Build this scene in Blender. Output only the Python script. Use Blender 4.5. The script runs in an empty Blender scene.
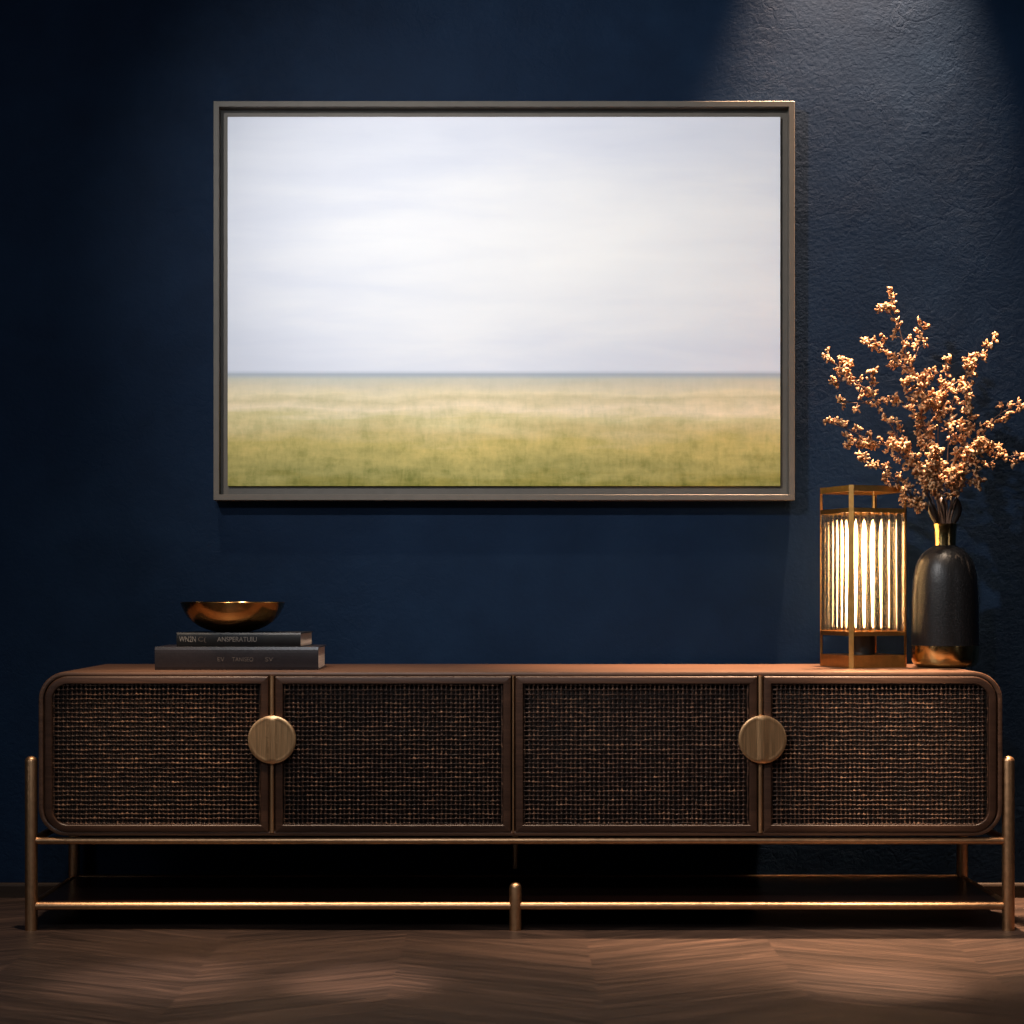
import bpy, bmesh, math, random
from mathutils import Vector, Matrix, Euler

random.seed(7)
R = math.radians
COL = bpy.context.scene.collection
scene = bpy.context.scene

# ------------------------------------------------------------------ camera
F = 1860.0                      # focal length in pixels of a 1024 px frame
CAM_Y, CAM_Z, HORIZON = -5.15, 0.85, 590.0
cam_d = bpy.data.cameras.new('camera')
cam = bpy.data.objects.new('camera', cam_d)
COL.objects.link(cam)
cam.location = (0, CAM_Y, CAM_Z)
cam.rotation_euler = (R(90), 0, 0)
cam_d.sensor_width = 36.0
cam_d.lens = 36.0 * F / 1024.0
cam_d.shift_y = (HORIZON - 512.0) / 1024.0
scene.camera = cam


def sc(Y):
    return F / (Y - CAM_Y)


def PX(px, Y):
    return (px - 512.0) / sc(Y)


def PZ(py, Y):
    return CAM_Z - (py - HORIZON) / sc(Y)


def P(px, py, Y):
    return Vector((PX(px, Y), Y, PZ(py, Y)))


# ------------------------------------------------------------------ materials
def mat(name):
    m = bpy.data.materials.new(name)
    m.use_nodes = True
    nt = m.node_tree
    return m, nt, nt.nodes['Principled BSDF']


def N(nt, kind, **kw):
    n = nt.nodes.new(kind)
    for k, v in kw.items():
        if k in ('operation', 'blend_type', 'data_type', 'noise_dimensions', 'feature', 'distance', 'interpolation_type', 'wave_type', 'bands_direction'):
            setattr(n, k, v)
        else:
            n.inputs[k].default_value = v
    return n


def L(nt, a, b):
    nt.links.new(a, b)


def math_node(nt, op, a, b=None, c=None):
    n = nt.nodes.new('ShaderNodeMath')
    n.operation = op
    for i, v in enumerate((a, b, c)):
        if v is None:
            continue
        if isinstance(v, (int, float)):
            n.inputs[i].default_value = v
        else:
            nt.links.new(v, n.inputs[i])
    return n.outputs[0]


def ramp(nt, fac, stops, interp='LINEAR'):
    n = nt.nodes.new('ShaderNodeValToRGB')
    cr = n.color_ramp
    cr.interpolation = interp
    while len(cr.elements) < len(stops):
        cr.elements.new(0.5)
    for e, (p, c) in zip(cr.elements, stops):
        e.position = p
        e.color = (c[0], c[1], c[2], 1)
    nt.links.new(fac, n.inputs['Fac'])
    return n.outputs['Color']


def coords(nt, scale=(1, 1, 1), rot=(0, 0, 0)):
    tc = nt.nodes.new('ShaderNodeTexCoord')
    mp = nt.nodes.new('ShaderNodeMapping')
    mp.inputs['Scale'].default_value = scale
    mp.inputs['Rotation'].default_value = rot
    nt.links.new(tc.outputs['Object'], mp.inputs['Vector'])
    return mp.outputs['Vector']


def noise(nt, vec, scale, detail=4, rough=0.55, dist=0.0):
    n = nt.nodes.new('ShaderNodeTexNoise')
    n.inputs['Scale'].default_value = scale
    n.inputs['Detail'].default_value = detail
    n.inputs['Roughness'].default_value = rough
    n.inputs['Distortion'].default_value = dist
    nt.links.new(vec, n.inputs['Vector'])
    return n.outputs['Fac']


def bump(nt, height, bsdf, strength=0.3, dist=0.01):
    b = nt.nodes.new('ShaderNodeBump')
    b.inputs['Strength'].default_value = strength
    b.inputs['Distance'].default_value = dist
    nt.links.new(height, b.inputs['Height'])
    nt.links.new(b.outputs['Normal'], bsdf.inputs['Normal'])
    return b


def mix_rgb(nt, fac, a, b, blend='MIX'):
    n = nt.nodes.new('ShaderNodeMix')
    n.data_type = 'RGBA'
    n.blend_type = blend
    for sock, v in ((n.inputs[0], fac), (n.inputs[6], a), (n.inputs[7], b)):
        if isinstance(v, (int, float)):
            sock.default_value = v
        elif isinstance(v, tuple):
            sock.default_value = (v[0], v[1], v[2], 1)
        else:
            nt.links.new(v, sock)
    return n.outputs[2]


def wood(name, dark, light, axis='x', rough=0.42, stretch=1.0, spec=0.5):
    m, nt, b = mat(name)
    s = {'x': (1.2, 26, 26), 'z': (26, 26, 1.2), 'y': (26, 1.2, 26)}[axis]
    v = coords(nt, s)
    n1 = noise(nt, v, 2.2 * stretch, 6, 0.7, 0.9)
    n2 = noise(nt, coords(nt, tuple(k * 4 for k in s)), 3.0, 3, 0.6)
    f = math_node(nt, 'ADD', math_node(nt, 'MULTIPLY', n1, 0.7), math_node(nt, 'MULTIPLY', n2, 0.3))
    c = ramp(nt, f, [(0.32, dark), (0.52, tuple((a + d) / 2 for a, d in zip(dark, light))), (0.68, light)])
    L(nt, c, b.inputs['Base Color'])
    b.inputs['Roughness'].default_value = rough
    b.inputs['Specular IOR Level'].default_value = spec
    bump(nt, f, b, 0.12, 0.002)
    return m


def metal(name, col, rough=0.3, brushed=None, var=0.12):
    m, nt, b = mat(name)
    b.inputs['Metallic'].default_value = 1.0
    sc_ = brushed if brushed else (14, 14, 14)
    n = noise(nt, coords(nt, sc_), 6, 4, 0.6)
    c = ramp(nt, n, [(0.3, tuple(x * (1 - var) for x in col)), (0.7, tuple(min(1, x * (1 + var)) for x in col))])
    L(nt, c, b.inputs['Base Color'])
    r = math_node(nt, 'ADD', math_node(nt, 'MULTIPLY', n, 0.14), rough - 0.07)
    L(nt, r, b.inputs['Roughness'])
    if brushed:
        bump(nt, n, b, 0.12, 0.001)
    return m


def plain(name, col, rough=0.5, spec=0.5, var=0.15, scale=40, bstr=0.0):
    m, nt, b = mat(name)
    n = noise(nt, coords(nt), scale, 4, 0.6)
    c = ramp(nt, n, [(0.3, tuple(x * (1 - var) for x in col)), (0.7, tuple(min(1, x * (1 + var)) for x in col))])
    L(nt, c, b.inputs['Base Color'])
    b.inputs['Roughness'].default_value = rough
    b.inputs['Specular IOR Level'].default_value = spec
    if bstr:
        bump(nt, n, b, bstr, 0.001)
    return m


def plaster(name):
    m, nt, b = mat(name)
    v = coords(nt)
    big = noise(nt, v, 2.3, 5, 0.6, 0.5)
    mid = noise(nt, v, 9.0, 5, 0.65, 0.3)
    f = math_node(nt, 'ADD', math_node(nt, 'MULTIPLY', big, 0.6), math_node(nt, 'MULTIPLY', mid, 0.4))
    c = ramp(nt, f, [(0.34, (0.0030, 0.0098, 0.0255)), (0.5, (0.0040, 0.0126, 0.0320)), (0.66, (0.0054, 0.0160, 0.039))])
    L(nt, c, b.inputs['Base Color'])
    b.inputs['Roughness'].default_value = 0.60
    b.inputs['Specular IOR Level'].default_value = 0.06
    # trowelled relief: fine grain everywhere, coarse flakes and hairline ridges in patches
    fine = noise(nt, v, 85.0, 4, 0.6, 0.2)
    coarse = noise(nt, v, 42.0, 6, 0.7, 1.0)
    patch = ramp(nt, noise(nt, v, 1.9, 3, 0.5), [(0.40, (0.15, 0.15, 0.15)), (0.62, (1, 1, 1))])
    vor = nt.nodes.new('ShaderNodeTexVoronoi')
    vor.feature = 'DISTANCE_TO_EDGE'
    vor.inputs['Scale'].default_value = 3.3
    wob = nt.nodes.new('ShaderNodeTexNoise')
    wob.inputs['Scale'].default_value = 5.0
    wob.inputs['Detail'].default_value = 6
    L(nt, v, wob.inputs['Vector'])
    va = nt.nodes.new('ShaderNodeVectorMath')
    va.operation = 'ADD'
    L(nt, v, va.inputs[0])
    vs = nt.nodes.new('ShaderNodeVectorMath')
    vs.operation = 'SCALE'
    vs.inputs['Scale'].default_value = 0.45
    L(nt, wob.outputs['Color'], vs.inputs[0])
    L(nt, vs.outputs[0], va.inputs[1])
    L(nt, va.outputs[0], vor.inputs['Vector'])
    crack = math_node(nt, 'MINIMUM', math_node(nt, 'MULTIPLY', vor.outputs['Distance'], 45.0), 1.0)
    crack = math_node(nt, 'MULTIPLY', crack, 0.16)
    h = math_node(nt, 'ADD', math_node(nt, 'MULTIPLY', coarse, patch), math_node(nt, 'MULTIPLY', fine, 0.30))
    h = math_node(nt, 'ADD', h, math_node(nt, 'MULTIPLY', crack, patch))
    bump(nt, h, b, 0.40, 0.006)
    return m


def chevron_floor(name):
    m, nt, b = mat(name)
    tc = nt.nodes.new('ShaderNodeTexCoord')
    sp = nt.nodes.new('ShaderNodeSeparateXYZ')
    L(nt, tc.outputs['Object'], sp.inputs[0])
    W, PW, T = 0.44, 0.105, 0.5
    x = math_node(nt, 'ADD', sp.outputs['X'], 10.0 - 0.06)
    y = sp.outputs['Y']
    tri = math_node(nt, 'PINGPONG', x, W)
    colid = math_node(nt, 'FLOOR', math_node(nt, 'DIVIDE', x, W))
    across = math_node(nt, 'ADD', y, math_node(nt, 'MULTIPLY', tri, T))
    along = math_node(nt, 'SUBTRACT', tri, math_node(nt, 'MULTIPLY', y, T))
    pid = math_node(nt, 'FLOOR', math_node(nt, 'DIVIDE', across, PW))
    pfr = math_node(nt, 'FRACT', math_node(nt, 'DIVIDE', across, PW))
    cid = nt.nodes.new('ShaderNodeCombineXYZ')
    L(nt, colid, cid.inputs[0]); L(nt, pid, cid.inputs[1])
    wn = nt.nodes.new('ShaderNodeTexWhiteNoise')
    wn.noise_dimensions = '2D'
    L(nt, cid.outputs[0], wn.inputs['Vector'])
    rnd = wn.outputs['Value']
    g = nt.nodes.new('ShaderNodeCombineXYZ')
    L(nt, math_node(nt, 'MULTIPLY', along, 1.6), g.inputs[0])
    L(nt, math_node(nt, 'MULTIPLY', across, 30.0), g.inputs[1])
    L(nt, math_node(nt, 'ADD', math_node(nt, 'MULTIPLY', rnd, 37.0), math_node(nt, 'MULTIPLY', colid, 3.1)), g.inputs[2])
    gr = noise(nt, g.outputs[0], 1.6, 6, 0.62, 0.8)
    f = math_node(nt, 'ADD', math_node(nt, 'MULTIPLY', gr, 0.90), math_node(nt, 'MULTIPLY', rnd, 0.10))
    c = ramp(nt, f, [(0.30, (0.010, 0.0060, 0.0050)), (0.5, (0.029, 0.0168, 0.0125)), (0.70, (0.070, 0.040, 0.028))])
    gap = math_node(nt, 'GREATER_THAN', math_node(nt, 'ABSOLUTE', math_node(nt, 'SUBTRACT', pfr, 0.5)), 0.488)
    c = mix_rgb(nt, math_node(nt, 'MULTIPLY', gap, 0.35), c, (0.012, 0.007, 0.006))
    L(nt, c, b.inputs['Base Color'])
    L(nt, math_node(nt, 'ADD', math_node(nt, 'MULTIPLY', gr, 0.2), 0.34), b.inputs['Roughness'])
    b.inputs['Specular IOR Level'].default_value = 0.4
    bump(nt, gr, b, 0.10, 0.002)
    return m


def prairie_print(name, w, h):
    """A printed landscape: pale overcast sky, thin blue horizon, a wide field of dry and green grass."""
    m, nt, b = mat(name)
    tc = nt.nodes.new('ShaderNodeTexCoord')
    sp = nt.nodes.new('ShaderNodeSeparateXYZ')
    L(nt, tc.outputs['Object'], sp.inputs[0])
    u = math_node(nt, 'ADD', math_node(nt, 'DIVIDE', sp.outputs['X'], w), 0.5)
    v = math_node(nt, 'ADD', math_node(nt, 'DIVIDE', sp.outputs['Z'], h), 0.5)
    # sky: broad bright mass plus soft horizontal streaks
    stre = noise(nt, coords(nt, (0.9, 1, 5.5)), 2.0, 5, 0.5, 0.3)
    soft = noise(nt, coords(nt, (1.0, 1, 2.0)), 1.7, 3, 0.5)
    du = math_node(nt, 'MULTIPLY', math_node(nt, 'SUBTRACT', u, 0.66), 1.25)
    dv = math_node(nt, 'MULTIPLY', math_node(nt, 'SUBTRACT', v, 0.62), 2.6)
    d = math_node(nt, 'SQRT', math_node(nt, 'ADD', math_node(nt, 'MULTIPLY', du, du), math_node(nt, 'MULTIPLY', dv, dv)))
    core = math_node(nt, 'SUBTRACT', 1.0, math_node(nt, 'MINIMUM', d, 1.0))
    f = math_node(nt, 'ADD', math_node(nt, 'MULTIPLY', core, 0.55),
                  math_node(nt, 'ADD', math_node(nt, 'MULTIPLY', stre, 0.55), math_node(nt, 'MULTIPLY', soft, 0.25)))
    sky = ramp(nt, f, [(0.25, SKY[0]), (0.50, SKY[1]), (0.72, SKY[2]), (0.95, SKY[3])])
    # grass bands
    hz = 0.305
    gv = math_node(nt, 'DIVIDE', v, hz)
    warp = noise(nt, coords(nt, (1.3, 1, 8.0)), 3.0, 4, 0.55)
    gw = math_node(nt, 'ADD', gv, math_node(nt, 'MULTIPLY', math_node(nt, 'SUBTRACT', warp, 0.5), math_node(nt, 'SUBTRACT', 0.62, math_node(nt, 'MULTIPLY', gv, 0.52))))
    grass = ramp(nt, gw, GRASS)
    blades = noise(nt, coords(nt, (22, 1, 6)), 3.0, 4, 0.6, 0.9)
    tuft = noise(nt, coords(nt, (5, 1, 8)), 3.0, 7, 0.68)
    k = math_node(nt, 'ADD', math_node(nt, 'MULTIPLY', blades, 0.3), math_node(nt, 'MULTIPLY', tuft, 0.7))
    kk = ramp(nt, k, [(0.36, (0.58, 0.66, 0.54)), (0.5, (0.98, 0.98, 0.98)), (0.64, (1.30, 1.22, 1.25))])
    lowm = math_node(nt, 'SUBTRACT', 1.0, math_node(nt, 'MINIMUM', math_node(nt, 'MULTIPLY', gv, 1.05), 1.0))
    grass = mix_rgb(nt, math_node(nt, 'ADD', math_node(nt, 'MULTIPLY', lowm, 0.85), 0.12), grass, mix_rgb(nt, 1.0, grass, kk, 'MULTIPLY'))
    # far blue line on the horizon
    isg = math_node(nt, 'LESS_THAN', v, hz)
    hl = math_node(nt, 'SUBTRACT', 1.0, math_node(nt, 'MINIMUM', math_node(nt, 'MULTIPLY', math_node(nt, 'ABSOLUTE', math_node(nt, 'SUBTRACT', v, hz - 0.003)), 82.0), 1.0))
    col = mix_rgb(nt, isg, sky, grass)
    col = mix_rgb(nt, math_node(nt, 'MULTIPLY', hl, 0.9), col, (0.42, 0.48, 0.56))
    L(nt, col, b.inputs['Base Color'])
    b.inputs['Roughness'].default_value = 0.8
    b.inputs['Specular IOR Level'].default_value = 0.1
    return m


SKY = [(0.69, 0.73, 0.84), (0.79, 0.82, 0.90), (0.91, 0.92, 0.945), (0.99, 0.99, 0.985)]
GRASS = [(0.0, (0.25, 0.23, 0.058)), (0.14, (0.34, 0.315, 0.108)), (0.36, (0.53, 0.44, 0.155)), (0.5, (0.61, 0.51, 0.245)),
         (0.6, (0.67, 0.59, 0.31)), (0.69, (0.87, 0.74, 0.51)), (0.77, (0.72, 0.62, 0.38)), (0.82, (0.84, 0.73, 0.49)),
         (0.90, (0.71, 0.645, 0.49)), (1.0, (0.57, 0.60, 0.54))]

M = {}
M['wall'] = plaster('navy_plaster')
M['floor'] = chevron_floor('walnut_chevron')
M['ceiling'] = plain('dark_ceiling_paint', (0.03, 0.035, 0.045), 0.8, 0.2)
M['baseboard'] = wood('baseboard_wood', (0.010, 0.006, 0.004), (0.024, 0.014, 0.009), 'x', 0.6, 1.0, 0.2)
M['walnut'] = wood('walnut', (0.034, 0.0165, 0.0100), (0.118, 0.058, 0.033), 'x', 0.42, 1.0, 0.3)
M['walnut_v'] = wood('walnut_upright', (0.040, 0.019, 0.0115), (0.095, 0.046, 0.027), 'z', 0.42)
M['door'] = wood('walnut_door', (0.020, 0.0095, 0.006), (0.058, 0.028, 0.017), 'x', 0.42, 1.0, 0.2)
M['inside'] = plain('cabinet_inside', (0.008, 0.005, 0.004), 0.8, 0.2)
M['shelf'] = wood('dark_shelf', (0.010, 0.004, 0.003), (0.028, 0.010, 0.006), 'x', 0.28)
M['brass'] = metal('antique_brass', (0.46, 0.265, 0.14), 0.41)
M['brass_strip'] = metal('brass_strip', (0.50, 0.29, 0.15), 0.42, (40, 40, 2))
M['disc'] = metal('brushed_brass', (0.78, 0.455, 0.225), 0.36, (90, 90, 2.0), 0.2)
M['lamp_brass'] = metal('lamp_brass', (0.52, 0.275, 0.080), 0.34)
M['gold'] = metal('polished_gold', (0.64, 0.43, 0.17), 0.18)
M['bowl'] = metal('hammered_bronze', (0.50, 0.27, 0.095), 0.18)
M['frame'] = plain('taupe_frame', (0.105, 0.094, 0.081), 0.5, 0.15, 0.06, 30)
M['canvas_side'] = plain('canvas_side', (0.6, 0.6, 0.6), 0.9, 0.1)
M['black'] = plain('black_enamel', (0.010, 0.009, 0.009), 0.5)
M['book_black'] = plain('black_book_cloth', (0.006, 0.0055, 0.0055), 0.38, 0.4, 0.2, 300, 0.15)
M['book_plum'] = plain('charcoal_plum_leather', (0.015, 0.0115, 0.013), 0.30, 0.5, 0.15, 160, 0.2)
M['ink'] = plain('spine_foil', (0.16, 0.14, 0.125), 0.5)
M['ink_faint'] = plain('worn_spine_foil', (0.075, 0.056, 0.045), 0.5)


def pages_mat():
    m, nt, b = mat('page_edges')
    n = noise(nt, coords(nt, (2, 2, 600)), 2.0, 2, 0.5)
    L(nt, ramp(nt, n, [(0.35, (0.52, 0.43, 0.40)), (0.65, (0.80, 0.70, 0.66))]), b.inputs['Base Color'])
    b.inputs['Roughness'].default_value = 0.85
    return m


M['pages'] = pages_mat()


def cane_mat():
    m, nt, b = mat('woven_cane')
    n = noise(nt, coords(nt), 75.0, 3, 0.7)
    n2 = noise(nt, coords(nt, (6, 1, 60)), 2.0, 3, 0.6)
    f = math_node(nt, 'ADD', math_node(nt, 'MULTIPLY', n, 0.6), math_node(nt, 'MULTIPLY', n2, 0.4))
    L(nt, ramp(nt, f, [(0.42, (0.014, 0.0062, 0.0036)), (0.54, (0.048, 0.0220, 0.0125)), (0.68, (0.200, 0.105, 0.060))]), b.inputs['Base Color'])
    b.inputs['Roughness'].default_value = 0.5
    b.inputs['Specular IOR Level'].default_value = 0.3
    return m


M['cane'] = cane_mat()


def vase_mat():
    m, nt, b = mat('black_speckled_ceramic')
    n = noise(nt, coords(nt), 260.0, 3, 0.7)
    L(nt, ramp(nt, n, [(0.4, (0.004, 0.004, 0.0045)), (0.62, (0.009, 0.009, 0.010)), (0.75, (0.05, 0.05, 0.055))]), b.inputs['Base Color'])
    b.inputs['Roughness'].default_value = 0.36
    b.inputs['Specular IOR Level'].default_value = 0.3
    bump(nt, noise(nt, coords(nt), 190.0, 3, 0.6), b, 0.35, 0.002)
    return m


M['vase'] = vase_mat()


def blossom_mat():
    m, nt, b = mat('dried_blossom')
    n = noise(nt, coords(nt), 60.0, 3, 0.6)
    L(nt, ramp(nt, n, [(0.32, (0.19, 0.062, 0.020)), (0.5, (0.35, 0.165, 0.065)), (0.68, (0.52, 0.32, 0.175))]), b.inputs['Base Color'])
    b.inputs['Roughness'].default_value = 0.6
    return m


M['blossom'] = blossom_mat()
M['stem'] = plain('brown_twig', (0.085, 0.042, 0.024), 0.6, 0.4, 0.3, 60)
M['leaf'] = plain('dark_dried_leaf', (0.020, 0.012, 0.008), 0.4, 0.5, 0.3, 40)


def glass_mat():
    m, nt, b = mat('ribbed_glass')
    b.inputs['Base Color'].default_value = (1.0, 0.90, 0.74, 1)
    b.inputs['Transmission Weight'].default_value = 1.0
    b.inputs['IOR'].default_value = 1.46
    n = noise(nt, coords(nt, (1, 1, 0.3)), 40.0, 2, 0.5)
    L(nt, math_node(nt, 'ADD', math_node(nt, 'MULTIPLY', n, 0.04), 0.11), b.inputs['Roughness'])
    return m


M['glass'] = glass_mat()


def glow_mat(strength):
    m, nt, b = mat('warm_bulb')
    b.inputs['Base Color'].default_value = (1, 0.9, 0.75, 1)
    n = noise(nt, coords(nt), 8.0, 2, 0.5)
    L(nt, ramp(nt, n, [(0.3, (1.0, 0.62, 0.28)), (0.7, (1.0, 0.68, 0.34))]), b.inputs['Emission Color'])
    b.inputs['Emission Strength'].default_value = strength
    return m


M['bulb'] = glow_mat(16.0)

# ------------------------------------------------------------------ mesh helpers


def finish(name, verts, faces, m, parent=None, smooth=True, auto=40, origin=None):
    me = bpy.data.meshes.new(name)
    o_ = Vector(origin) if origin is not None else Vector((0, 0, 0))
    me.from_pydata([tuple(Vector(v) - o_) for v in verts], [], faces)
    me.update()
    bm = bmesh.new()
    bm.from_mesh(me)
    bmesh.ops.recalc_face_normals(bm, faces=bm.faces)
    if smooth:
        lim = R(auto)
        for f in bm.faces:
            f.smooth = True
        for e in bm.edges:
            if len(e.link_faces) == 2 and e.calc_face_angle(0) > lim:
                e.smooth = False
    bm.to_mesh(me)
    bm.free()
    me.materials.append(m)
    o = bpy.data.objects.new(name, me)
    COL.objects.link(o)
    if parent is not None:
        o.parent = parent
        pl = Vector((0, 0, 0))
        q = parent
        while q is not None:
            pl = pl + q.location
            q = q.parent
        o.location = o_ - pl
    else:
        o.location = o_
    return o


def empty(name, loc, label, cat, group=None):
    o = bpy.data.objects.new(name, None)
    o.empty_display_size = 0.05
    COL.objects.link(o)
    o.location = loc
    return tag(o, label, cat, group)


def tag(o, label, cat, group=None):
    o['label'] = label
    o['category'] = cat
    if group:
        o['group'] = group
    return o


class Geo:
    def __init__(s):
        s.v, s.f = [], []

    def add(s, v, f):
        k = len(s.v)
        s.v += [tuple(p) for p in v]
        s.f += [tuple(i + k for i in q) for q in f]

    def box(s, x0, x1, y0, y1, z0, z1):
        s.add([(x0, y0, z0), (x1, y0, z0), (x1, y1, z0), (x0, y1, z0), (x0, y0, z1), (x1, y0, z1), (x1, y1, z1), (x0, y1, z1)],
              [(0, 3, 2, 1), (4, 5, 6, 7), (0, 1, 5, 4), (1, 2, 6, 5), (2, 3, 7, 6), (3, 0, 4, 7)])

    def tube(s, pts, radii, n=12, cap=True):
        pts = [Vector(p) for p in pts]
        if isinstance(radii, (int, float)):
            radii = [radii] * len(pts)
        rings = []
        up = None
        for i, p in enumerate(pts):
            t = (pts[min(i + 1, len(pts) - 1)] - pts[max(i - 1, 0)]).normalized()
            if up is None:
                up = Vector((0, 1, 0)) if abs(t.y) < 0.9 else Vector((1, 0, 0))
            a = t.cross(up)
            if a.length < 1e-6:
                a = t.cross(Vector((1, 0.1, 0)))
            a.normalize()
            c = a.cross(t).normalized()
            up = c
            rings.append([p + (a * math.cos(2 * math.pi * k / n) + c * math.sin(2 * math.pi * k / n)) * radii[i] for k in range(n)])
        v = [q for r in rings for q in r]
        f = []
        for i in range(len(rings) - 1):
            for k in range(n):
                k2 = (k + 1) % n
                f.append((i * n + k, i * n + k2, (i + 1) * n + k2, (i + 1) * n + k))
        if cap:
            f.append(tuple(range(n))[::-1])
            f.append(tuple((len(rings) - 1) * n + k for k in range(n)))
        s.add(v, f)

    def lathe(s, prof, cx, cy, n=48):
        """prof: (radius, z) list, open or ending on the axis."""
        v, f = [], []
        for r, z in prof:
            r = max(r, 1e-5)
            for k in range(n):
                a = 2 * math.pi * k / n
                v.append((cx + r * math.cos(a), cy + r * math.sin(a), z))
        for i in range(len(prof) - 1):
            for k in range(n):
                k2 = (k + 1) % n
                f.append((i * n + k, i * n + k2, (i + 1) * n + k2, (i + 1) * n + k))
        s.add(v, f)

    def prism(s, pts, z0, z1):
        n = len(pts)
        v = [(p[0], p[1], z0) for p in pts] + [(p[0], p[1], z1) for p in pts]
        f = [tuple(range(n))[::-1], tuple(range(n, 2 * n))] + [(i, (i + 1) % n, n + (i + 1) % n, n + i) for i in range(n)]
        s.add(v, f)

    def build(s, name, m, parent=None, **kw):
        return finish(name, s.v, s.f, m, parent, **kw)


def rrect(x0, x1, z0, z1, radii, n=8):
    """rounded rectangle outline in XZ; radii = (bottom-left, bottom-right, top-right, top-left)."""
    out = []
    for (cx, cz, a0, r) in ((x0, z0, 180, radii[0]), (x1, z0, 270, radii[1]), (x1, z1, 0, radii[2]), (x0, z1, 90, radii[3])):
        r = max(r, 0.0004)
        ox = cx + (r if cx == x0 else -r)
        oz = cz + (r if cz == z0 else -r)
        for k in range(n + 1):
            a = R(a0 + 90 * k / n)
            out.append((ox + r * math.cos(a), oz + r * math.sin(a)))
    return out


def sweep_ring(g, x0, x1, z0, z1, radii, profile, n=8, closed=True):
    """profile: (inset, y) pairs swept round the rounded rectangle."""
    rings = []
    for ins, y in profile:
        pts = rrect(x0 + ins, x1 - ins, z0 + ins, z1 - ins, [max(r - ins, 0.0004) for r in radii], n)
        rings.append([(p[0], y, p[1]) for p in pts])
    k = len(rings[0])
    v = [p for r in rings for p in r]
    f = []
    m = len(rings)
    for i in range(m if closed else m - 1):
        j = (i + 1) % m
        for q in range(k):
            q2 = (q + 1) % k
            f.append((i * k + q, i * k + q2, j * k + q2, j * k + q))
    g.add(v, f)


def slab(g, x0, x1, z0, z1, radii, yf, yb, c=0.001, n=8):
    """rounded-rectangle board standing in XZ, front at yf with a small chamfer."""
    rings = []
    for ins, y in ((0, yb), (0, yf + c), (c, yf)):
        rings.append([(p[0], y, p[1]) for p in rrect(x0 + ins, x1 - ins, z0 + ins, z1 - ins, [max(r - ins, 0.0004) for r in radii], n)])
    k = len(rings[0])
    v = [p for r in rings for p in r]
    f = [(i * k + q, i * k + (q + 1) % k, (i + 1) * k + (q + 1) % k, (i + 1) * k + q) for i in range(2) for q in range(k)]
    f.append(tuple(range(k)))
    f.append(tuple(range(2 * k, 3 * k)))
    g.add(v, f)


def capsule_profile(r, z0, z1, dome=0.5, n=5):
    prof = [(0, z0), (r, z0)]
    for k in range(n + 1):
        a = R(90 * k / n)
        prof.append((r * math.cos(a), z1 - r * dome + r * dome * math.sin(a)))
    return prof


# ------------------------------------------------------------------ the room
def struct(name, box, m):
    g = Geo()
    g.box(*box)
    o = g.build(name, m, smooth=False)
    o['kind'] = 'structure'
    return o


RX, RY, RZ = 2.9, -6.2, 3.5
struct('wall_back', (-RX, RX, 0, 0.1, 0, RZ), M['wall'])
struct('wall_left', (-RX - 0.1, -RX, RY, 0.1, 0, RZ), M['wall'])
struct('wall_right', (RX, RX + 0.1, RY, 0.1, 0, RZ), M['wall'])
struct('wall_front', (-RX, RX, RY - 0.1, RY, 0, RZ), M['wall'])
struct('floor', (-RX - 0.1, RX + 0.1, RY - 0.1, 0.1, -0.1, 0), M['floor'])
struct('ceiling', (-RX - 0.1, RX + 0.1, RY - 0.1, 0.1, RZ, RZ + 0.1), M['ceiling'])
g = Geo()
prof = [(0, 0.0), (-0.014, 0.0), (-0.014, 0.032), (-0.012, 0.037), (-0.007, 0.040), (0, 0.040)]
g.add([(-RX, y, z) for y, z in prof] + [(RX, y, z) for y, z in prof],
      [(i, (i + 1) % 6, 6 + (i + 1) % 6, 6 + i) for i in range(6)] + [tuple(range(6)), tuple(range(6, 12))[::-1]])
bb = g.build('baseboard_back', M['baseboard'], smooth=False)
bb['kind'] = 'structure'

# ------------------------------------------------------------------ sideboard
YF = -0.50                      # plane of the front legs
CF = -0.515                     # front edge of the cabinet shell
CB = -0.035
side = empty('sideboard', (PX(520, YF), YF / 2 - 0.02, 0), 'long dark walnut sideboard with four cane doors and round brass pulls on brass legs', 'sideboard')


def fx(px):
    return PX(px, CF)


def fz(py):
    return PZ(py, CF)


# shell
g = Geo()
sx0, sx1, sz0, sz1 = fx(38), fx(1003), fz(836.3), fz(671.6)
th, cr = 0.0125, 0.072
sweep_ring(g, sx0, sx1, sz0, sz1, [cr] * 4, [(0, CB), (0, CF + 0.006), (0.0018, CF + 0.0018), (0.006, CF), (th - 0.003, CF), (th - 0.001, CF + 0.001), (th, CF + 0.004), (th, CB)], n=12)
shell = g.build('carcass', M['walnut'], side)
g = Geo()
slab(g, sx0 + th, sx1 - th, sz0 + th, sz1 - th, [cr - th] * 4, CB - 0.014, CB - 0.001, n=12)
g.build('back_panel', M['inside'], side)

# doors
DF = CF - 0.0035                 # door front
DB = DF + 0.020
dt, db = 676.2, 832.6           # door top and bottom in the front plane
FWD = 0.0195                    # frame width
doors = [  # outer left, outer right, (bl, br, tr, tl) radii
    (44.6, 268.6, (1, 0, 0, 1)),
    (275.2, 511.0, (0, 0, 0, 0)),
    (515.4, 757.2, (0, 0, 0, 0)),
    (763.6, 996.6, (0, 1, 1, 0)),
]


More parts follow.
